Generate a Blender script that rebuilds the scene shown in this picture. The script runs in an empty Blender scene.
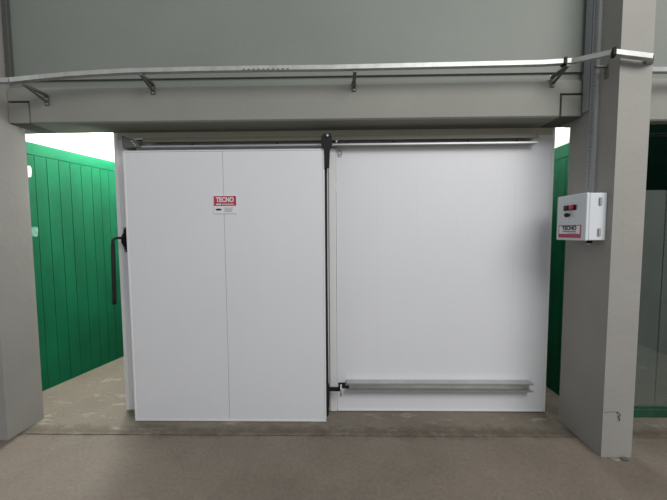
import bpy, bmesh, math, random
from mathutils import Vector, Matrix
random.seed(4)
sc = bpy.context.scene
col = sc.collection
R = math.radians

# ------------------------------------------------------------------ materials
def nd(nt, t, **k):
    n = nt.nodes.new(t)
    for a, v in k.items():
        setattr(n, a, v)
    return n

def mat(name, base, rough=0.6, metal=0.0, var=0.06, scale=3.0, detail=6, bump=0.0, bscale=60.0,
        spec=0.5, stretch=(1, 1, 1), var2=None):
    m = bpy.data.materials.new(name); m.use_nodes = True
    nt = m.node_tree; b = nt.nodes['Principled BSDF']
    b.inputs['Roughness'].default_value = rough
    b.inputs['Metallic'].default_value = metal
    b.inputs['Specular IOR Level'].default_value = spec
    tc = nd(nt, 'ShaderNodeTexCoord'); mp = nd(nt, 'ShaderNodeMapping')
    mp.inputs['Scale'].default_value = stretch
    nt.links.new(tc.outputs['Object'], mp.inputs['Vector'])
    no = nd(nt, 'ShaderNodeTexNoise'); no.inputs['Scale'].default_value = scale
    no.inputs['Detail'].default_value = detail
    nt.links.new(mp.outputs[0], no.inputs['Vector'])
    cr = nd(nt, 'ShaderNodeValToRGB')
    cr.color_ramp.elements[0].position = 0.3; cr.color_ramp.elements[1].position = 0.7
    c0 = [max(0, c * (1 - var)) for c in base]; c1 = [min(1, c * (1 + var)) for c in base]
    if var2: c0 = var2
    cr.color_ramp.elements[0].color = (*c0, 1); cr.color_ramp.elements[1].color = (*c1, 1)
    nt.links.new(no.outputs['Fac'], cr.inputs['Fac'])
    nt.links.new(cr.outputs['Color'], b.inputs['Base Color'])
    if bump:
        n2 = nd(nt, 'ShaderNodeTexNoise'); n2.inputs['Scale'].default_value = bscale
        nt.links.new(mp.outputs[0], n2.inputs['Vector'])
        bp = nd(nt, 'ShaderNodeBump'); bp.inputs['Strength'].default_value = bump
        bp.inputs['Distance'].default_value = 0.01
        nt.links.new(n2.outputs['Fac'], bp.inputs['Height'])
        nt.links.new(bp.outputs['Normal'], b.inputs['Normal'])
    return m

M = {}
M['conc_beam'] = mat('painted_beam_concrete', (0.250, 0.253, 0.226), 0.75, var=0.05, scale=2, bump=0.15, bscale=40)
M['conc_wall'] = mat('painted_wall_concrete', (0.205, 0.222, 0.200), 0.7, var=0.06, scale=1.2, bump=0.15, bscale=25)
M['conc_col'] = mat('painted_column_concrete', (0.288, 0.278, 0.256), 0.7, var=0.05, scale=3, bump=0.2, bscale=30)
M['groove'] = mat('groove_dark', (0.10, 0.10, 0.09), 0.9)
M['white'] = mat('white_painted_steel_sheet', (0.69, 0.70, 0.73), 0.42, var=0.015, scale=1.5)
M['white2'] = mat('white_trim', (0.70, 0.71, 0.71), 0.4, var=0.02)
M['upper'] = mat('white_upper_wall', (0.85, 0.87, 0.85), 0.8, var=0.01)
M['rubber'] = mat('black_rubber', (0.012, 0.013, 0.016), 0.6, spec=.25)
M['black'] = mat('black_plastic', (0.010, 0.010, 0.012), 0.55, spec=.25)
M['dkmetal'] = mat('dark_bracket_metal', (0.13, 0.13, 0.12), 0.6, 0.2)
M['galv'] = mat('galvanised_steel', (0.62, 0.63, 0.62), 0.38, 0.75, var=0.12, scale=18)
M['galv2'] = mat('galvanised_tray_steel', (0.46, 0.47, 0.455), 0.45, 0.4, var=0.12, scale=18)
M['alu'] = mat('rail_aluminium', (0.46, 0.47, 0.46), 0.42, 0.7, var=0.08, scale=6)
M['beige'] = mat('beige_bounce_light', (0.50, 0.48, 0.38), 0.6)
M['olive'] = mat('olive_rail_shade', (0.14, 0.135, 0.10), 0.6)
M['duct'] = mat('grey_plastic_duct', (0.26, 0.275, 0.285), 0.5)
M['duct2'] = mat('pale_slotted_duct', (0.31, 0.32, 0.325), 0.5)
M['darkstrip'] = mat('dark_grey_strip', (0.075, 0.08, 0.075), 0.6)
M['boxw'] = mat('white_enclosure_plastic', (0.62, 0.65, 0.68), 0.4, var=0.02)
M['red'] = mat('red_sign', (0.42, 0.035, 0.075), 0.4, var=0.05)
M['redb'] = mat('red_button', (0.6, 0.02, 0.08), 0.35)
M['paper'] = mat('white_sign', (0.72, 0.72, 0.73), 0.45, var=0.02)
M['ink'] = mat('dark_print', (0.03, 0.03, 0.035), 0.5)
M['gink'] = mat('grey_print', (0.25, 0.24, 0.26), 0.5)
M['patch2'] = mat('dull_green_patch', (0.16, 0.36, 0.27), 0.8, var=0.15, scale=40)
M['pgreen'] = mat('dark_green_trim', (0.010, 0.060, 0.030), 0.4, var=0.3, scale=12)
M['patch'] = mat('bare_plaster_patch', (0.72, 0.80, 0.76), 0.8, var=0.08, scale=40)

def green_mat(name, base, rough):
    m = mat(name, base, rough, var=0.16, scale=4, spec=.12, bump=0.1, bscale=9, stretch=(1, 1, .5))
    return m
M['green'] = green_mat('green_gloss_paint', (0.004, 0.105, 0.044), 0.5)
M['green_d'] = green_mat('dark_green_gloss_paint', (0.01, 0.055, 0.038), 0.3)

# concrete floor: blotches, fine grain, stains
def floor_mat(name, a, b, c, lo=.62, k=.5):
    m = bpy.data.materials.new(name); m.use_nodes = True
    nt = m.node_tree; bs = nt.nodes['Principled BSDF']; bs.inputs['Roughness'].default_value = 0.62
    bs.inputs['Specular IOR Level'].default_value = 0.35
    tc = nd(nt, 'ShaderNodeTexCoord')
    n1 = nd(nt, 'ShaderNodeTexNoise'); n1.inputs['Scale'].default_value = 1.3; n1.inputs['Detail'].default_value = 8
    n1.inputs['Roughness'].default_value = 0.65
    n2 = nd(nt, 'ShaderNodeTexNoise'); n2.inputs['Scale'].default_value = 45; n2.inputs['Detail'].default_value = 5
    nt.links.new(tc.outputs['Object'], n1.inputs[0]); nt.links.new(tc.outputs['Object'], n2.inputs[0])
    cr = nd(nt, 'ShaderNodeValToRGB'); e = cr.color_ramp.elements
    e[0].position = 0.34; e[0].color = (*a, 1); e[1].position = 0.66; e[1].color = (*b, 1)
    nt.links.new(n1.outputs['Fac'], cr.inputs['Fac'])
    mx = nd(nt, 'ShaderNodeMixRGB', blend_type='MULTIPLY'); mx.inputs[0].default_value = 1
    c2 = nd(nt, 'ShaderNodeValToRGB'); e = c2.color_ramp.elements
    e[0].position = 0.3; e[0].color = (0.84, 0.84, 0.83, 1); e[1].position = 0.62; e[1].color = (1.05, 1.04, 1.03, 1)
    nt.links.new(n2.outputs['Fac'], c2.inputs['Fac'])
    nt.links.new(cr.outputs['Color'], mx.inputs[1]); nt.links.new(c2.outputs['Color'], mx.inputs[2])
    # scuffed pale spots and stains
    n3 = nd(nt, 'ShaderNodeTexNoise'); n3.inputs['Scale'].default_value = 5.5; n3.inputs['Detail'].default_value = 9
    n3.inputs['Roughness'].default_value = 0.7
    mp = nd(nt, 'ShaderNodeMapping'); mp.inputs['Scale'].default_value = (0.7, 1.8, 1); mp.inputs['Location'].default_value = (3.3, 1.7, 0)
    nt.links.new(tc.outputs['Object'], mp.inputs[0]); nt.links.new(mp.outputs[0], n3.inputs[0])
    c3 = nd(nt, 'ShaderNodeValToRGB'); e = c3.color_ramp.elements
    e[0].position = lo; e[0].color = (0, 0, 0, 1); e[1].position = lo + .08; e[1].color = (k, k, k, 1)
    nt.links.new(n3.outputs['Fac'], c3.inputs['Fac'])
    m2 = nd(nt, 'ShaderNodeMixRGB'); m2.inputs[2].default_value = (*c, 1)
    nt.links.new(c3.outputs['Color'], m2.inputs[0]); nt.links.new(mx.outputs[0], m2.inputs[1])
    # grime gathered along the joint in front of the doors
    sp = nd(nt, 'ShaderNodeSeparateXYZ'); nt.links.new(tc.outputs['Object'], sp.inputs[0])
    n4 = nd(nt, 'ShaderNodeTexNoise'); n4.inputs['Scale'].default_value = 7; n4.inputs['Detail'].default_value = 8
    n4.inputs['Roughness'].default_value = .7; nt.links.new(tc.outputs['Object'], n4.inputs[0])
    ds = nd(nt, 'ShaderNodeMath', operation='SUBTRACT'); ds.inputs[1].default_value = 2.245; nt.links.new(sp.outputs[1], ds.inputs[0])
    ab = nd(nt, 'ShaderNodeMath', operation='ABSOLUTE'); nt.links.new(ds.outputs[0], ab.inputs[0])
    ml = nd(nt, 'ShaderNodeMath', operation='MULTIPLY_ADD'); ml.inputs[1].default_value = 3.2; nt.links.new(ab.outputs[0], ml.inputs[0]); nt.links.new(n4.outputs['Fac'], ml.inputs[2])
    c4 = nd(nt, 'ShaderNodeValToRGB'); e = c4.color_ramp.elements
    e[0].position = .52; e[0].color = (.62, .60, .58, 1); e[1].position = .76; e[1].color = (1, 1, 1, 1)
    nt.links.new(ml.outputs[0], c4.inputs[0])
    m5 = nd(nt, 'ShaderNodeMixRGB', blend_type='MULTIPLY'); m5.inputs[0].default_value = 1
    nt.links.new(m2.outputs[0], m5.inputs[1]); nt.links.new(c4.outputs[0], m5.inputs[2])
    nt.links.new(m5.outputs[0], bs.inputs['Base Color'])
    bp = nd(nt, 'ShaderNodeBump'); bp.inputs['Strength'].default_value = 0.25; bp.inputs['Distance'].default_value = 0.006
    nt.links.new(n2.outputs['Fac'], bp.inputs['Height']); nt.links.new(bp.outputs['Normal'], bs.inputs['Normal'])
    return m
M['floor'] = floor_mat('floor_concrete', (0.145, 0.121, 0.096), (0.200, 0.170, 0.138), (0.27, 0.235, 0.195))
M['sill'] = floor_mat('sill_concrete', (0.145, 0.125, 0.098), (0.205, 0.18, 0.145), (0.32, 0.285, 0.24), .56, .7)
M['dirt'] = mat('dark_joint_dirt', (0.11, 0.09, 0.072), 0.95, var=0.3, scale=20)

# ------------------------------------------------------------------ mesh helpers
class MB:
    def __init__(s): s.bm = bmesh.new(); s.mats = []
    def mi(s, m):
        if m not in s.mats: s.mats.append(m)
        return s.mats.index(m)
    def box(s, x0, x1, y0, y1, z0, z1, m, bev=0.0, mtx=None):
        t = bmesh.new(); bmesh.ops.create_cube(t, size=1)
        for v in t.verts:
            v.co = Vector(((v.co.x + .5) * (x1 - x0) + x0, (v.co.y + .5) * (y1 - y0) + y0, (v.co.z + .5) * (z1 - z0) + z0))
        if bev: bmesh.ops.bevel(t, geom=t.edges[:], offset=bev, segments=2, affect='EDGES', profile=.5)
        s._add(t, m, mtx); return s
    def _add(s, t, m, mtx=None, smooth=False):
        i = s.mi(m)
        if mtx: t.transform(mtx)
        for f in t.faces: f.material_index = i; f.smooth = smooth
        me = bpy.data.meshes.new('t'); t.to_mesh(me); t.free(); s.bm.from_mesh(me)
        bpy.data.meshes.remove(me)
    def cyl(s, p, q, r, m, seg=16, r2=None, bev=0):
        p, q = Vector(p), Vector(q); d = q - p
        t = bmesh.new(); bmesh.ops.create_cone(t, cap_ends=True, segments=seg, radius1=r, radius2=r if r2 is None else r2, depth=d.length)
        s._add(t, m, Matrix.Translation((p + q) / 2) @ d.to_track_quat('Z', 'Y').to_matrix().to_4x4(), True)
        return s
    def prism(s, pts, axis, a0, a1, m, bev=0):
        # pts: 2D polygon; axis: 0 extrude x (pts=y,z), 1 extrude y (pts=x,z), 2 extrude z (pts=x,y)
        t = bmesh.new()
        def mk(p, a):
            return {0: (a, p[0], p[1]), 1: (p[0], a, p[1]), 2: (p[0], p[1], a)}[axis]
        v0 = [t.verts.new(mk(p, a0)) for p in pts]; v1 = [t.verts.new(mk(p, a1)) for p in pts]
        t.faces.new(v0); t.faces.new(v1[::-1]); n = len(pts)
        for i in range(n): t.faces.new((v0[i], v1[i], v1[(i + 1) % n], v0[(i + 1) % n]))
        bmesh.ops.recalc_face_normals(t, faces=t.faces[:])
        if bev: bmesh.ops.bevel(t, geom=t.edges[:], offset=bev, segments=2, affect='EDGES')
        s._add(t, m); return s
    def sweep(s, path, prof, m, closed_prof=True, up=Vector((0, 0, 1))):
        # prof: list of (side, up) coords; path in 3D; mitred
        t = bmesh.new(); path = [Vector(p) for p in path]; rings = []
        for i, p in enumerate(path):
            a = (path[i] - path[i - 1]).normalized() if i else (path[1] - path[0]).normalized()
            b = (path[i + 1] - path[i]).normalized() if i < len(path) - 1 else a
            d = (a + b).normalized(); sd = d.cross(up).normalized(); uu = sd.cross(d).normalized()
            k = 1 / max(.4, d.dot(b))
            rings.append([t.verts.new(p + sd * u * k + uu * v) for u, v in prof])
        n = len(prof)
        for a, b in zip(rings, rings[1:]):
            for j in range(n if closed_prof else n - 1):
                t.faces.new((a[j], a[(j + 1) % n], b[(j + 1) % n], b[j]))
        if closed_prof: t.faces.new(rings[0]); t.faces.new(rings[-1][::-1])
        bmesh.ops.recalc_face_normals(t, faces=t.faces[:])
        s._add(t, m); return s
    def tube(s, path, r, m, seg=12):
        t = bmesh.new(); path = [Vector(p) for p in path]; rings = []; prev = None
        for i, p in enumerate(path):
            a = path[max(i - 1, 0)]; b = path[min(i + 1, len(path) - 1)]; d = (b - a).normalized()
            if prev is None: prev = d.orthogonal().normalized()
            u = (prev - d * prev.dot(d)).normalized(); prev = u; w = d.cross(u)
            rings.append([t.verts.new(p + (u * math.cos(k * 2 * math.pi / seg) + w * math.sin(k * 2 * math.pi / seg)) * r) for k in range(seg)])
        for a, b in zip(rings, rings[1:]):
            for k in range(seg): t.faces.new((a[k], a[(k + 1) % seg], b[(k + 1) % seg], b[k]))
        t.faces.new(rings[0][::-1]); t.faces.new(rings[-1])
        s._add(t, m, None, True); return s
    def text(s, body, size, m, mtx, offset=0.0, ext=0.0004, width=None):
        cu = bpy.data.curves.new('t', 'FONT'); cu.body = body; cu.size = size; cu.extrude = ext; cu.offset = offset
        cu.align_x = 'CENTER'; cu.align_y = 'CENTER'
        o = bpy.data.objects.new('t', cu); col.objects.link(o)
        dg = bpy.context.evaluated_depsgraph_get(); me = bpy.data.meshes.new_from_object(o.evaluated_get(dg))
        t = bmesh.new(); t.from_mesh(me)
        if width:
            xs = [v.co.x for v in t.verts]; k = width / (max(xs) - min(xs))
            for v in t.verts: v.co.x *= k
        bpy.data.objects.remove(o); bpy.data.curves.remove(cu); bpy.data.meshes.remove(me)
        s._add(t, m, mtx); return s
    def build(s, name, parent=None, loc=None):
        me = bpy.data.meshes.new(name); s.bm.to_mesh(me); s.bm.free()
        for m in s.mats: me.materials.append(m)
        o = bpy.data.objects.new(name, me); col.objects.link(o)
        if parent:
            o.parent = parent
            q = Vector((0, 0, 0)); pp = parent
            while pp: q += pp.location; pp = pp.parent
            me.transform(Matrix.Translation(-q))
        elif loc:
            me.transform(Matrix.Translation(-Vector(loc))); o.location = loc
        return o

def empty(name, loc, label, cat, group=None):
    o = bpy.data.objects.new(name, None); col.objects.link(o); o.location = loc
    o.empty_display_size = .1
    tag(o, label, cat, group); return o
def tag(o, label, cat, group=None):
    o['label'] = label; o['category'] = cat
    if group: o['group'] = group
    return o
def struct(mb, name, label=None):
    o = mb.build(name); o['kind'] = 'structure'
    if label: o['label'] = label
    return o

# ------------------------------------------------------------------ setting
f = MB()
f.prism([(-7, -4), (7, -4), (7, 2.195), (-7, 2.195)], 2, -0.2, 0.0, M['floor'])
f.prism([(-7, 2.205), (7, 2.205), (7, 8), (-7, 8)], 2, -0.2, -0.0, M['sill'])
f.prism([(-7, 2.195), (7, 2.195), (7, 2.205), (-7, 2.205)], 2, -0.2, -0.010, M['dirt'])
struct(f, 'floor', 'bare grey brown concrete floor with a straight joint in front of the doors')

BZ0, BZ1 = 2.383, 2.655
YB = 2.28
w = MB(); w.box(-7, 7, 2.290, 2.56, 2.705, 5.6, M['conc_wall']); w.box(-7, 7, 2.308, 2.56, BZ1 + .002, 2.704, M['conc_wall'])
struct(w, 'wall_back', 'grey green painted wall above the long beam')

# left and right corridor walls: green planked lower part, white upper part
def corridor_wall(name, x, out, y0, y1, seed, gm, label, zt=2.42):
    g = MB()
    xa, xb = (x, x + out * .12)
    g.box(min(xa, xb), max(xa, xb), y0, y1, 0, zt, gm)
    # projecting boards below the horizontal groove leave thin vertical joints
    rnd = random.Random(seed); y = y0
    while y < y1:
        wd = 0.105 + rnd.uniform(-.01, .012); e = min(y + wd, y1)
        xs = (x - out * .010, x + out * .001)
        g.box(min(xs), max(xs), y + .0014, e - .0014, 0.0, zt - .120, gm, bev=.0018)
        y = e
    xs = (x - out * .012, x + out * .001)
    g.box(min(xs), max(xs), y0, y1, zt - .115, zt, gm, bev=.002)
    xs = (x + out * .002, x + out * .12)
    g.box(min(xs), max(xs), y0, y1, zt, 4.2, M['upper'])
    return struct(g, name, label)
cl = corridor_wall('wall_left', 0, -1, 0.0, 4.1, 1, M['green'], 'glossy green planked wall left of the cold room, white above')
cl.location = (-2.965, 2.62, 0); cl.rotation_euler = (0, 0, R(-13.5) * 1)
cl.location = (-3.00, 2.56, 0)
corridor_wall('wall_right', 2.075, 1, 2.57, 6.4, 2, M['green'], 'glossy green wall in the narrow gap right of the cold room', 2.335)
# far ends of the corridors
e = MB(); e.box(-3.3, 2.3, 6.45, 6.6, 0, 2.42, M['green']); e.box(-3.3, 2.3, 6.452, 6.6, 2.42, 4.2, M['upper'])
struct(e, 'wall_far', 'far corridor wall behind the cold room')
c = MB(); c.box(-3.4, 2.3, 2.57, 6.7, 4.2, 4.3, M['upper']); struct(c, 'ceiling', 'white corridor ceiling behind the beam')

# right hand bay beyond the column
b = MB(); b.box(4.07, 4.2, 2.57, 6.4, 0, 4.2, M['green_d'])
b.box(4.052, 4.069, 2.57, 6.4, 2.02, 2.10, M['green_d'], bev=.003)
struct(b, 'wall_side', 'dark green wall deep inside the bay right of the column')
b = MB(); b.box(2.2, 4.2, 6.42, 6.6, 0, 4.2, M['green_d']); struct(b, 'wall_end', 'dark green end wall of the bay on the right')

# ------------------------------------------------------------------ beam and columns
def beam(x0, x1, label, notch_l=True, notch_r=True, BZ0=2.383, YK=2.512):
    t = empty('concrete_beam', ((x0 + x1) / 2, YB, BZ0), label, 'beam')
    m = MB(); nl = .165; z1 = BZ1 - .03; zn = 2.545
    a = x0 + (nl if notch_l else 0); c_ = x1 - (nl if notch_r else 0)
    prof = [(YB, BZ0 + .01), (YB + .01, BZ0), (YK, BZ0), (YK, BZ1), (2.296, BZ1), (2.296, BZ1 - .008), (YB, BZ1 - .022)]
    m.prism(prof, 0, a, c_, M['conc_beam'])
    for on, xa, xb in ((notch_l, x0, a), (notch_r, c_, x1)):
        if not on: continue
        pz = [(YB, zn + .006), (YK, zn + .006), (YK, BZ1), (2.296, BZ1), (2.296, BZ1 - .008), (YB, BZ1 - .022)]
        m.prism(pz, 0, xa, xb, M['conc_beam'])
        m.box(xa, xb, YB + .014, YK, BZ0 + .001, zn + .007, M['groove'])
    if notch_r and notch_l:     # the rear of the beam runs on behind both columns
        m.box(x1 - .001, x1 + .22, 2.412, YK, BZ0, BZ1, M['conc_beam']); m.box(x0 - .28, x0 + .001, 2.402, YK, BZ0, BZ1, M['conc_beam'])
    m.build('beam_body', t)
    for on, xa, xb, k in ((notch_l, x0, a, -1), (notch_r, c_, x1, 1)):
        if not on: continue
        q = MB(); g = .013
        q.box(xa + (g if k > 0 else 0), xb - (g if k < 0 else 0), YB - .004, YB + .0135, BZ0 + .004, zn - .010, M['conc_beam'], bev=.003)
        q.build('grouted_end_block', t)
    return t
beam(-2.485, 1.785, 'long grey painted concrete beam spanning between the two columns above the cold room')
beam(2.000, 6.5, 'short visible end of grey concrete beam right of the right column', True, False, 2.348, 2.36)
beam(-6.5, -2.79, 'concrete beam continuing left of the left column', False, True)

cR = MB()
cR.prism([(1.790, 2.000), (1.994, 2.000), (1.994, 2.405), (1.795, 2.405)], 2, 0.0, 5.6, M['conc_col'])
o = cR.build('concrete_column', None, (1.9, 2.28, 0))
tag(o, 'slim grey painted concrete column right of the cold room, carrying the switch box', 'column')
cLm = MB()
cLm.prism([(-2.77, 2.13), (-2.50, 2.13), (-2.488, 2.395), (-2.77, 2.395)], 2, 0.0, 5.6, M['conc_col'])
o = cLm.build('concrete_column', None, (-2.63, 2.3, 0))
tag(o, 'grey painted concrete column cut by the left edge, beside the green wall', 'column')

# chipped paint and a bent wire on the right column foot
t = empty('wire_stub', (1.90, 2.015, 0.31), 'thin dark bent wire and paint crack near the foot of the right column', 'wire')
m = MB(); m.tube([(1.80, 1.9988, .318), (1.83, 1.9988, .320), (1.86, 1.9988, .322), (1.885, 1.9988, .321)], .0014, M['groove'], 6); m.build('paint_crack', t)
m = MB(); m.tube([(1.880, 1.9965, .322), (1.893, 1.991, .315), (1.897, 1.990, .300), (1.890, 1.995, .292), (1.896, 1.991, .278), (1.897, 1.994, .262)], .0026, M['ink'], 8); m.build('bent_wire', t)

# crumbs of mortar and dirt at the column foot and along the joint
def clump(x, y, r, h, seed, m):
    rn = random.Random(seed); t = bmesh.new(); bmesh.ops.create_icosphere(t, subdivisions=2, radius=1)
    for v in t.verts:
        k = 1 + rn.uniform(-.25, .25); v.co = Vector((v.co.x * r * k + x, v.co.y * r * .6 * k + y, max(0, v.co.z) * h * k + .0008))
    mb = MB(); mb._add(t, m); return mb
for i, (x, y, r, h) in enumerate([(1.86, 1.975, .035, .006), (1.93, 1.978, .028, .012)]):
    o = clump(x, y, r, h, i, M['dirt'] if i == 1 else M['sill']).build('mortar_crumb')
    tag(o, ['flat pale crumb of mortar at the left of the right column foot', 'small dark lump of dirt at the foot of the right column'][i], 'crumb')

# ------------------------------------------------------------------ cold room
YF = 2.515
XL, XR = -1.862, 1.757
cr = empty('cold_room', (0, YF, 0), 'white insulated panel cold room front behind the sliding door', 'cold room')
m = MB(); m.box(XL, XL + .16, YF, YF + .1, .005, 2.402, M['white'], bev=.003); m.build('wall_panel', cr)
m = MB(); m.box(XL + .163, -.082, YF, YF + .1, .005, 2.402, M['white'], bev=.003); m.build('wall_panel', cr)
# front right: panels with faint pressed ribs
def ribbed(x0, x1, y0, y1, z0, z1, pitch, mm, d=.0012, gw=.004):
    pts = [(x0, y1)]; pts.append((x0, y0)); x = x0 + pitch
    while x < x1 - .01:
        pts += [(x - gw, y0), (x - gw / 2, y0 + d), (x + gw / 2, y0 + d), (x + gw, y0)]; x += pitch
    pts += [(x1, y0), (x1, y1)]
    b_ = MB(); b_.prism(pts, 2, z0, z1, mm); return b_
ribbed(-.018, 1.4545, YF, YF + .1, .02, 2.378, .11, M['white'], .0003, .003).build('wall_panel', cr)
ribbed(1.455, 1.738, YF, YF + .1, .02, 2.378, .15, M['white'], .0003, .003).build('wall_panel', cr)
m = MB(); m.box(-.080, -.021, YF - .012, YF + .09, .006, 2.240, M['white2'], bev=.004); m.build('door_frame_post', cr)
m = MB(); m.box(1.7385, XR, YF - .006, YF + .1, .005, 2.402, M['white2'], bev=.003); m.build('corner_trim', cr)
m = MB(); m.box(XL - .006, XL + .028, YF - .006, YF + .08, .004, 2.402, M['white2'], bev=.003); m.build('corner_trim', cr)
m = MB(); m.box(XL + .06, XL + .105, YF - .014, YF - .0005, .055, 2.232, M['white2'], bev=.003); m.build('door_frame_post', cr)
m = MB(); m.box(XL, XL + .1, YF + .105, 5.2, .005, 2.402, M['white'], bev=.003); m.build('side_panel', cr)
m = MB(); m.box(XR - .1, XR, YF + .105, 5.2, .005, 2.402, M['white'], bev=.003); m.build('side_panel', cr)
m = MB(); m.box(XL, XR, YF + .0, 5.2, 2.4025, 2.408, M['white']); m.build('roof_panel', cr)
m = MB(); m.box(-.018, 1.737, YF - .006, YF - .0005, .006, .022, M['white2'], bev=.002); m.build('base_trim', cr)
m = MB(); m.box(XL + .03, 1.737, YF - .0035, YF - .0005, 2.325, 2.401, M['beige']); m.build('bounce_light_strip', cr)  # thin beige strip paints shaded, beam-bounced light onto the white panels
# little wire loop hung on the panel corner
m = MB(); pts = [(.012 + .017 * math.sin(a) * (1 if i < 7 else .8), YF - .006, 2.195 + .027 * math.cos(a)) for i, a in enumerate([k * 2 * math.pi / 12 for k in range(13)])]
m.tube(pts, .0018, M['dkmetal'], 6); m.tube([(.012, YF - .006, 2.195 + .027), (.0, YF - .006, 2.232)], .0016, M['dkmetal'], 6)
m.tube([(.012 - .010, YF - .006, 2.185), (.028, YF - .006, 2.19)], .0016, M['dkmetal'], 6)
o = m.build('wire_loop', None, (.012, YF, 2.195)); tag(o, 'small thin wire loop hanging under the top rail right of the door', 'wire')

# ------------------------------------------------------------------ sliding door
DY0, DY1 = 2.364, 2.444
dx0, dx1 = -1.683, -.112
dz0, dz1 = .004, 2.196
door = empty('sliding_door', ((dx0 + dx1) / 2, 2.42, 0), 'white sliding insulated door leaf hanging in front of the left half of the cold room', 'door')
xs = -.903
for a, b_ in ((dx0, xs - .0018), (xs + .0018, dx1)):
    mb = ribbed(a + .001, b_, DY0, DY1, dz0 + .018, dz1 - .012, (b_ - a) / 6.0, M['white'], .0003, .0035)
    mb.build('door_leaf_sheet', door)
m = MB()
m.box(dx0 + .002, dx1 - .002, DY0 + .006, DY1 - .002, dz0 + .01, dz1 - .004, M['white2'])
m.build('door_core', door)
m = MB(); m.box(dx0 - .004, dx1 + .003, DY0 - .003, DY1, dz0, dz0 + .017, M['white2'], bev=.0025); m.build('bottom_trim', door)
m = MB(); m.box(dx0 - .004, dx1 + .003, DY0 - .003, DY1, dz1 - .011, dz1, M['white2'], bev=.0025); m.build('top_trim', door)
for xa in (dx0 - .006, dx1 - .010):
    m = MB(); m.box(xa, xa + .014, DY0 - .003, DY1, dz0 + .018, dz1 - .012, M['white2'], bev=.0025); m.build('edge_trim', door)
m = MB(); m.prism([(dx1 + .0045, dz0 + .03), (dx1 + .024, dz0 + .05), (dx1 + .021, .30), (dx1 + .019, 1.2), (dx1 + .021, 2.0), (dx1 + .026, 2.16), (dx1 + .026, dz1), (dx1 + .0045, dz1)], 1, DY0 + .012, DY1 + .01, M['rubber'])
m.build('rubber_seal', door)
# hanger at the right top of the door: arm, wheel plate, bolt
m = MB()
m.prism([(-.124, 2.292), (-.106, 2.306), (-.062, 2.306), (-.050, 2.292), (-.046, 2.215), (-.064, 2.185), (-.070, 2.045), (-.102, 2.045), (-.106, 2.190), (-.130, 2.205), (-.130, 2.280)], 1, 2.346, 2.3605, M['black'], bev=.002)
m.box(-.104, -.068, 2.361, 2.40, 2.20, 2.235, M['black'], bev=.004)
hg = m.build('hanger_bracket', door)
m = MB(); m.cyl((-.083, 2.337, 2.288), (-.083, 2.346, 2.288), .011, M['galv'], 14); m.build('hanger_bolt', hg)
m = MB(); m.cyl((-.055, 2.359, 2.247), (.012, 2.359, 2.247), .006, M['black'], 10); m.cyl((-.02, 2.359, 2.247), (-.006, 2.359, 2.247), .010, M['galv'], 10); m.build('stop_pin', hg)
# lower guide arm of the door
m = MB()
m.box(-.094, .008, 2.398, 2.414, .240, .272, M['black'], bev=.003)
m.box(-.098, -.084, 2.392, 2.42, .10, .30, M['black'], bev=.003)
gd = m.build('guide_arm', door)
m = MB(); m.box(-.010, .050, 2.384, 2.398, .272, .318, M['black'], bev=.003); m.box(.046, .080, 2.388, 2.400, .268, .292, M['black'], bev=.002)
m.build('roller_housing', gd)
m = MB(); m.cyl((.012, 2.380, .210), (.012, 2.380, .300), .0065, M['galv'], 12); m.cyl((.012, 2.380, .296), (.012, 2.380, .308), .011, M['galv'], 6)
m.cyl((.004, 2.38, .222), (.02, 2.38, .222), .006, M['galv'], 10); m.build('roller_bolt', gd)

# door sign
def front(x, y, z): return Matrix.Translation((x, y, z)) @ Matrix.Rotation(R(90), 4, 'X')
sx0, sx1, sz0, sz1 = -.983, -.799, 1.700, 1.842
s = empty('door_sign', ((sx0 + sx1) / 2, 2.3620, sz0), 'small red and white maker sign fixed on the sliding door, lettered TECNO', 'sign')
m = MB(); m.box(sx0, sx1, 2.3595, 2.3635, sz0, sz1, M['paper'], bev=.001); m.build('sign_plate', s)
zc = (sx0 + sx1) / 2
m = MB(); m.box(sx0 + .004, sx1 - .004, 2.3588, 2.3594, sz0 + .062, sz1 - .004, M['red']); m.build('red_field', s)
m = MB(); m.text('TECNO', .050, M['paper'], front(zc, 2.3584, 1.808), .0019, .0003, .140); m.build('lettering', s)
m = MB(); m.box(zc - .07, zc - .032, 2.3582, 2.3587, 1.770, 1.779, M['paper'])
for i in range(9): m.box(zc - .024 + i * .0105, zc - .016 + i * .0105, 2.3582, 2.3587, 1.771, 1.778, M['paper'])
m.build('small_lettering', s)
m = MB()
t = bmesh.new(); bmesh.ops.create_circle(t, cap_ends=True, segments=24, radius=1); 
m._add(t, M['ink'], Matrix.Translation((zc - .052, 2.3589, 1.733)) @ Matrix.Diagonal((.024, 1, .0085, 1)) @ Matrix.Rotation(R(90), 4, 'X'))
m.build('emblem', s)
m = MB()
for j, (a, b_) in enumerate(((-.012, .062), (-.008, .058), (-.006, .050), (-.006, .055))):
    z = 1.743 - j * .0095; m.box(zc + a, zc + b_, 2.3589, 2.3593, z, z + .0035, M['gink'])
m.build('fine_print', s)

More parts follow.
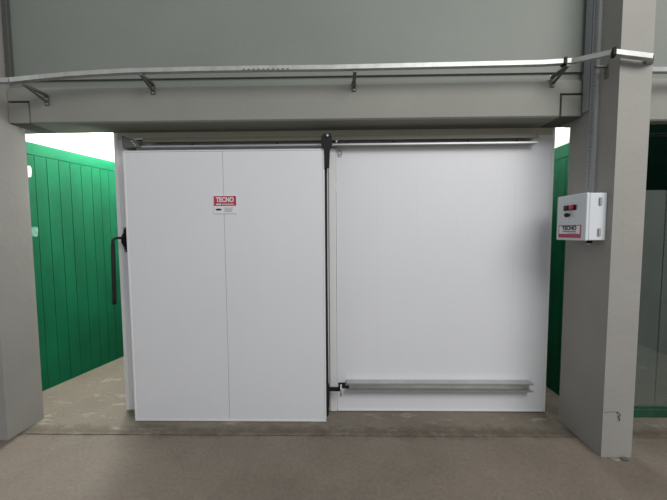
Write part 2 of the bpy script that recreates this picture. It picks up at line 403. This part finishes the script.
# latch lever on the left frame
m = MB(); m.box(-1.790, -1.770, 2.486, 2.5008, 1.395, 1.600, M['black'], bev=.004)
m.prism([(2.494, 1.42), (2.470, 1.45), (2.452, 1.475), (2.452, 1.52), (2.470, 1.545), (2.494, 1.575)], 0, -1.788, -1.772, M['black'], bev=.003)
lv = m.build('latch_lever', cr); lv['label'] = 'black lever handle'
for zz in (1.588, 1.408):
    m = MB(); m.cyl((-1.780, 2.487, zz), (-1.780, 2.480, zz), .006, M['galv'], 10); m.build('plate_screw', lv)
P0 = [(-1.779, 2.455, 1.512), (-1.785, 2.42, 1.514), (-1.790, 2.395, 1.512), (-1.800, 2.385, 1.500), (-1.804, 2.383, 1.478), (-1.804, 2.383, 1.44)]
m = MB(); m.tube(P0, .011, M['black'], 12); m.build('lever_arm', lv)
m = MB(); m.tube([(-1.804, 2.383, 1.465), (-1.808, 2.383, 1.25), (-1.814, 2.383, 1.02), (-1.815, 2.383, .975)], .0150, M['black'], 14); m.build('grip', lv)

lv.location.x -= .014
# ------------------------------------------------------------------ rails
def c_rail(x0, x1, y, z0, z1, d, name, label, cat, shade=False):
    r = empty(name, ((x0 + x1) / 2, y, z0), label, cat)
    t = .004
    m = MB()
    prof = [(y + d, z0), (y, z0), (y, z0 + .012), (y + t, z0 + .012), (y + t, z0 + t), (y + d - t, z0 + t), (y + d - t, z1 - t),
            (y + t, z1 - t), (y + t, z1 - .012), (y, z1 - .012), (y, z1), (y + d, z1)]
    m.prism(prof, 0, x0, x1, M['alu']); m.build('rail_profile', r)
    if shade:
        m = MB(); m.box(x0 + .08, x1, y - .012, y - .0005, z0 + .036, z1 - .002, M['olive'], bev=.002); m.build('rail_shade_strip', r)  # olive strip paints the shade on the upper part of the rail
    return r
r = c_rail(-1.655, 1.580, 2.446, 2.245, 2.318, .060, 'door_track', 'long aluminium sliding door track along the top of the cold room', 'rail', True)
for x in (-1.2, -.5, .45, 1.05, 1.45):
    m = MB(); m.cyl((x, 2.504, 2.282), (x, 2.496, 2.282), .008, M['dkmetal'], 6); m.build('rail_bolt', r)
r2 = c_rail(.062, 1.612, 2.446, .211, .284, .062, 'guide_rail', 'short aluminium guide rail low on the right panel of the cold room', 'rail')
# end bracket of the track
eb = empty('track_end_bracket', (-1.70, 2.44, 2.24), 'dark metal end bracket of the door track above the left door edge', 'bracket')
m = MB(); m.prism([(-1.738, 2.238), (-1.672, 2.238), (-1.672, 2.306), (-1.70, 2.318), (-1.735, 2.338), (-1.742, 2.33)], 1, 2.432, 2.506, M['dkmetal'], bev=.002); m.build('bracket_plate', eb)
m = MB(); m.prism([(-1.670, 2.240), (-1.585, 2.240), (-1.605, 2.262), (-1.625, 2.300), (-1.670, 2.306)], 1, 2.426, 2.445, M['dkmetal'], bev=.002); m.build('roller_carriage', eb)
for x, z in ((-1.656, 2.288), (-1.640, 2.27), (-1.628, 2.256)):
    m = MB(); m.cyl((x, 2.426, z), (x, 2.420, z), .006, M['galv'], 10); m.build('bolt_head', eb)

# ------------------------------------------------------------------ cable tray along the beam
TP = [(-2.60, 2.045, 2.575), (-2.245, 2.085, 2.600), (-2.10, 2.150, 2.650), (-1.894, 2.155, 2.668), (-1.678, 2.16, 2.681), (-1.463, 2.16, 2.688), (-.966, 2.16, 2.692),
      (-.474, 2.16, 2.692), (-.034, 2.16, 2.690), (.844, 2.16, 2.696), (1.397, 2.16, 2.700), (1.595, 2.150, 2.704),
      (1.700, 1.955, 2.648), (1.930, 1.952, 2.615), (2.060, 2.10, 2.612), (2.30, 2.16, 2.640), (3.2, 2.16, 2.65)]
tr = empty('cable_channel', (0, 2.16, 2.69), 'long galvanised cable channel running on brackets along the beam and around the columns', 'cable tray')
h, hw, th = .0145, .017, .0018
prof = [(-hw, -h), (hw, -h), (hw, h), (hw - .008, h), (hw - .008, h - th), (hw - th, h - th), (hw - th, -h + th), (-hw + th, -h + th),
        (-hw + th, h - th), (-hw + .008, h - th), (-hw + .008, h), (-hw, h)]
segs = [(0, 2), (1, 7), (6, 9), (8, 11), (10, 12), (11, 13), (12, 14), (13, 15), (14, 17)]
segs = [[0, 1], [1, 2, 3, 4, 5, 6], [6, 7, 8, 9], [9, 10], [10, 11], [11, 12], [12, 13], [13, 14], [14, 15, 16]]
for s_ in segs:
    m = MB(); m.sweep([TP[i] for i in s_], prof, M['galv2']); m.build('channel_section', tr)
# slots seen as dark dashes on the underside of the front
m = MB()
for x in [-.66 + i * .034 for i in range(10)]:
    m.box(x, x + .016, 2.1405, 2.1432, 2.680, 2.684, M['ink'])
m.build('slot_row', tr)
for (x, y, z, a) in ((1.545, 2.150, 2.702, 0), (1.703, 1.950, 2.647, -28)):
    m = MB(); m.box(-.009, .009, -.024, .022, -.026, .024, M['black'], bev=.003, mtx=Matrix.Translation((x, y, z)) @ Matrix.Rotation(R(a), 4, 'Z'))
    m.build('joint_clamp', tr)

labs = ['dark strut bracket under the cable channel at the far left end',
        'dark strut bracket under the cable channel, above the left part of the sliding door',
        'strut bracket under the middle of the cable channel, above the right panel',
        'strut bracket under the cable channel just left of the right column',
        'strut bracket under the cable channel just right of the right column',
        'small strut bracket on the side face of the right column under the channel']
bx = [(-2.18, 2.12, 2.598), (-1.375, 2.15, 2.667), (.118, 2.15, 2.668), (1.56, 2.14, 2.678), (2.10, 2.13, 2.594)]
for i, (x, y, z) in enumerate(bx):
    t = empty('channel_bracket', (x, YB, z - .12), labs[i], 'bracket', 'brackets carrying the cable channel')
    m = MB(); m.box(x - .012, x + .012, y - .015, YB - .006, z - .020, z - .004, M['dkmetal'], bev=.002); m.build('support_arm', t)
    m = MB(); a = Vector((x, y - .005, z - .014)); q = Vector((x, YB - .008, z - .062))
    d = q - a; mt = Matrix.Translation((a + q) / 2) @ d.to_track_quat('Z', 'X').to_matrix().to_4x4()
    m.box(-.0035, .0035, -.010, .010, -d.length / 2, d.length / 2, M['dkmetal'], mtx=mt); m.build('diagonal_strut', t)
    m = MB(); m.box(x - .017, x + .017, YB - .0065, YB - .001, z - .085, z - .012, M['dkmetal'], bev=.002); m.build('back_plate', t)
    for zz in (.076, .042):
        m = MB(); m.cyl((x, YB - .006, z - zz), (x, YB - .014, z - zz), .007, M['duct2'], 6); m.build('anchor_bolt', t)
t = empty('channel_bracket', (1.785, 2.10, 2.60), labs[5], 'bracket', 'brackets carrying the cable channel')
m = MB(); m.box(1.715, 1.787, 2.085, 2.105, 2.632, 2.645, M['dkmetal'], bev=.002); m.build('support_arm', t)
m = MB(); m.box(1.785, 1.7915, 2.080, 2.110, 2.56, 2.65, M['dkmetal'], bev=.002); m.build('back_plate', t)

# ------------------------------------------------------------------ vertical ducts on the right column, dark strip at the left column
m = MB()
yA, yB = 2.150, 2.196; z0, z1 = 1.806, 5.5; xo, xi = 1.768, 1.792
m.box(xo + .001, xi, yA, yA + .003, z0, z1, M['duct2']); m.box(xo + .001, xi, yB - .003, yB, z0, z1, M['duct2'])
m.box(xi - .020, xi - .017, yA + .003, yB - .003, z0, z1, M['duct'])
m.box(xo, xo + .002, yA, yA + .012, z0, z1, M['duct2']); m.box(xo, xo + .002, yB - .012, yB, z0, z1, M['duct2'])
z = z0
while z < 4.2:
    m.box(xo, xo + .002, yA + .012, yB - .012, z, z + .011, M['duct2']); z += .026
o = m.build('slotted_duct', None, (1.78, 2.17, z0)); tag(o, 'pale slotted vertical cable duct rising from the switch box up the column', 'cable duct')
m = MB(); m.box(1.768, 1.792, 2.205, 2.262, 2.40, 5.5, M['duct'], bev=.003)
o = m.build('smooth_duct', None, (1.78, 2.235, 2.4)); tag(o, 'smooth blue grey vertical strip in the corner between beam and right column', 'cable duct')
m = MB(); m.box(-2.468, -2.432, 2.262, 2.289, 2.70, 5.5, M['darkstrip'], bev=.004)
o = m.build('dark_strip', None, (-2.47, 2.285, 2.7)); tag(o, 'dark vertical strip in the corner above the left column', 'cable duct')

# ------------------------------------------------------------------ switch box on the column
bx0, bx1, by0, by1, bz0, bz1 = 1.655, 1.791, 2.045, 2.312, 1.484, 1.802
sb = empty('switch_box', (1.79, 2.18, bz0), 'white wall mounted switch box on the side of the right column', 'switch box')
m = MB(); m.box(bx0 + .022, bx1, by0, by1, bz0, bz1, M['boxw'], bev=.006); m.build('enclosure', sb)
m = MB(); m.box(bx0, bx0 + .020, by0 - .002, by1 + .002, bz0 - .002, bz1 + .002, M['boxw'], bev=.006); ld = m.build('box_door', sb)
for z in (1.745, 1.540):
    m = MB(); m.box(1.735, 1.752, by0 - .010, by0 - .0005, z - .026, z + .026, M['duct2'], bev=.004); m.build('hinge_cover', sb)
m = MB(); m.cyl((1.745, 2.12, bz0 - .022), (1.745, 2.12, bz0), .017, M['black'], 14); m.cyl((1.745, 2.12, bz0 - .03), (1.745, 2.12, bz0 - .02), .012, M['galv'], 14); m.build('cable_gland', sb)
# controls (face towards -X)
m = MB(); m.box(bx0 - .010, bx0 - .0005, 2.128, 2.240, 1.694, 1.732, M['black'], bev=.0045); m.build('button_housing', ld)
m = MB(); m.cyl((bx0 - .018, 2.160, 1.714), (bx0 - .009, 2.160, 1.714), .018, M['redb'], 18); m.build('stop_button', ld)
m = MB(); m.cyl((bx0 - .014, 2.212, 1.712), (bx0 - .009, 2.212, 1.712), .014, M['ink'], 18); m.build('start_button', ld)
m = MB(); m.cyl((bx0 - .022, 2.196, 1.662), (bx0 - .0005, 2.196, 1.662), .016, M['black'], 18, .012)
m.box(bx0 - .028, bx0 - .02, 2.184, 2.208, 1.659, 1.666, M['black'], bev=.001); m.build('selector_knob', ld)
for y in (2.165, 2.205):
    m = MB(); m.box(bx0 - .0012, bx0 - .0003, y - .009, y + .009, 1.615, 1.643, M['paper']); m.build('small_label', ld)
def side(y, z, x): # text facing -X
    return Matrix.Translation((x, y, z)) @ Matrix.Rotation(R(-90), 4, 'Z') @ Matrix.Rotation(R(90), 4, 'X')
t0, t1, u0, u1 = 2.082, 2.288, 1.500, 1.590
sg = empty('box_sign', (bx0 - .001, 2.185, u0), 'small white maker sign with red border on the door of the switch box', 'sign')
m = MB(); m.box(bx0 - .0022, bx0 - .0004, t0, t1, u0, u1, M['red']); m.build('sign_border', sg)
m = MB(); m.box(bx0 - .0030, bx0 - .0023, t0 + .007, t1 - .007, u0 + .028, u1 - .006, M['paper']); m.build('white_field', sg)
m = MB(); m.text('TECNO', .040, M['ink'], side((t0 + t1) / 2, 1.568, bx0 - .0036), .0022, .0003, .135); m.build('lettering', sg)
m = MB()
for k in range(8): m.box(bx0 - .0038, bx0 - .0031, 2.125 + k * .0155, 2.136 + k * .0155, 1.540, 1.547, M['ink'])
m.box(bx0 - .0038, bx0 - .0031, 2.12, 2.20, 1.531, 1.534, M['gink'])
m.build('small_lettering', sg)

# ------------------------------------------------------------------ right bay: green kerb and dusty pane
m = MB(); m.box(2.06, 6.0, 2.44, 2.50, .001, .075, M['pgreen'], bev=.008)
o = m.build('green_kerb', None, (4, 2.47, 0)); tag(o, 'low green painted kerb on the floor of the bay right of the column', 'kerb')
gm = bpy.data.materials.new('dusty_clear_sheet'); gm.use_nodes = True
nt = gm.node_tree; nt.nodes.clear()
out = nd(nt, 'ShaderNodeOutputMaterial'); mx = nd(nt, 'ShaderNodeMixShader'); tp = nd(nt, 'ShaderNodeBsdfTransparent'); gl = nd(nt, 'ShaderNodeBsdfPrincipled')
gl.inputs['Base Color'].default_value = (.30, .33, .31, 1); gl.inputs['Roughness'].default_value = .35
no = nd(nt, 'ShaderNodeTexNoise'); no.inputs['Scale'].default_value = 3
mr = nd(nt, 'ShaderNodeMapRange'); mr.inputs['To Min'].default_value = .10; mr.inputs['To Max'].default_value = .20
nt.links.new(no.outputs['Fac'], mr.inputs['Value']); nt.links.new(mr.outputs[0], mx.inputs[0])
tp.inputs['Color'].default_value = (.86, .9, .88, 1)
nt.links.new(tp.outputs[0], mx.inputs[1]); nt.links.new(gl.outputs[0], mx.inputs[2]); nt.links.new(mx.outputs[0], out.inputs[0])
t = empty('glass_partition', (4, 2.47, .08), 'dusty clear sheet standing on the green kerb in the right bay', 'partition')
for i, (xa, xb) in enumerate(((2.06, 2.625), (2.632, 4.0), (4.007, 6.0))):
    m = MB(); m.box(xa, xb, 2.468, 2.472, .0765, 1.87, gm); m.build('pane', t)
# added green bar standing in for a light reflection above the pane
m = MB(); m.tube([(2.3, 2.9, 2.43), (6, 2.9, 2.43)], .02, M['pgreen'], 12)
o = m.build('green_reflection_bar', None, (4, 2.9, 2.43)); tag(o, 'green painted horizontal pipe standing in for a light reflection in the dark bay right of the column', 'bar')

# bare patches on the left green wall
for i, (y, z, w_, h_) in enumerate(((2.83, 2.135, .05, .105), (2.84, 1.575, .07, .095))):
    rn = random.Random(i + 5); k = 14; p = []
    for j in range(k):
        a = j * 2 * math.pi / k; rr = 1 + rn.uniform(-.18, .18)
        sgn = lambda v: math.copysign(abs(v) ** .5, v)
        p.append((sgn(math.cos(a)) * w_ / 2 * rr, sgn(math.sin(a)) * h_ / 2 * rr))
    mb = MB(); mb.prism(p, 0, 0.0, .0025, M['patch'] if i == 0 else M['patch2']); o = mb.build('paint_patch')
    mt = cl.matrix_basis.copy()
    o.rotation_euler = (0, 0, R(-13.5)); o.location = Matrix.Translation(cl.location) @ Matrix.Rotation(R(-13.5), 4, 'Z') @ Vector((.0105, y - 2.56 , z))
    tag(o, ['upper pale bare patch on the green wall at the left column', 'lower dull pale patch on the green wall at the left column'][i], 'patch')

# ------------------------------------------------------------------ lamps behind the beam
le = bpy.data.materials.new('lamp_tube_glow'); le.use_nodes = True
b_ = le.node_tree.nodes['Principled BSDF']; b_.inputs['Emission Color'].default_value = (1, .99, .95, 1)
def tube_lamp(x, y0, y1, z, strength, label):
    mm = le.copy(); mm.node_tree.nodes['Principled BSDF'].inputs['Emission Strength'].default_value = strength
    t = empty('tube_lamp', (x, (y0 + y1) / 2, z), label, 'lamp')
    m = MB(); m.box(x - .06, x + .06, y0, y1, z + .03, z + .09, M['white2'], bev=.005); m.build('lamp_housing', t)
    m = MB(); m.cyl((x, y0 + .03, z), (x, y1 - .03, z), .022, mm, 16); m.build('lamp_tube', t)
    for ya in (y0, y1 - .028):
        m = MB(); m.box(x - .02, x + .02, ya, ya + .028, z - .03, z + .03, M['white2']); m.build('lamp_socket', t)
tube_lamp(-2.62, 2.95, 4.35, 2.86, 430, 'fluorescent tube lamp above the left corridor behind the beam')
tube_lamp(1.93, 2.75, 3.9, 2.85, 80, 'fluorescent tube lamp above the narrow right corridor behind the beam')

# ------------------------------------------------------------------ hall light
def area(loc, size, power, rot=(0, 0, 0), color=(1, 1, 1), sy=None):
    l = bpy.data.lights.new('hall_lamp', 'AREA'); l.energy = power; l.size = size; l.color = color
    if sy: l.shape = 'RECTANGLE'; l.size_y = sy
    o = bpy.data.objects.new('hall_lamp', l); col.objects.link(o); o.location = loc; o.rotation_euler = rot
    return o
area((3.0, -1.9, 4.8), 4.0, 225, (R(28), R(24), 0), (1, .985, .96), 2.5)
W = bpy.data.worlds.new('World'); sc.world = W; W.use_nodes = True
bg = W.node_tree.nodes['Background']; bg.inputs[0].default_value = (.93, .97, 1.0, 1); bg.inputs[1].default_value = .37

# ------------------------------------------------------------------ camera
cam = bpy.data.cameras.new('Camera'); co = bpy.data.objects.new('Camera', cam); col.objects.link(co)
cam.sensor_width = 36; cam.lens = 36 * 300 / 667; cam.clip_start = .05
rot = Matrix.Rotation(R(1.0), 4, 'Z') @ Matrix.Rotation(R(90 - 3.4), 4, 'X') @ Matrix.Rotation(R(-.35), 4, 'Z')
co.matrix_world = Matrix.Translation((0, 0, 1.55)) @ rot
sc.camera = co
vs = sc.view_settings; vs.view_transform = 'Standard'; vs.look = 'None'; vs.gamma = 1; vs.use_curve_mapping = False
vs.exposure = 0.24
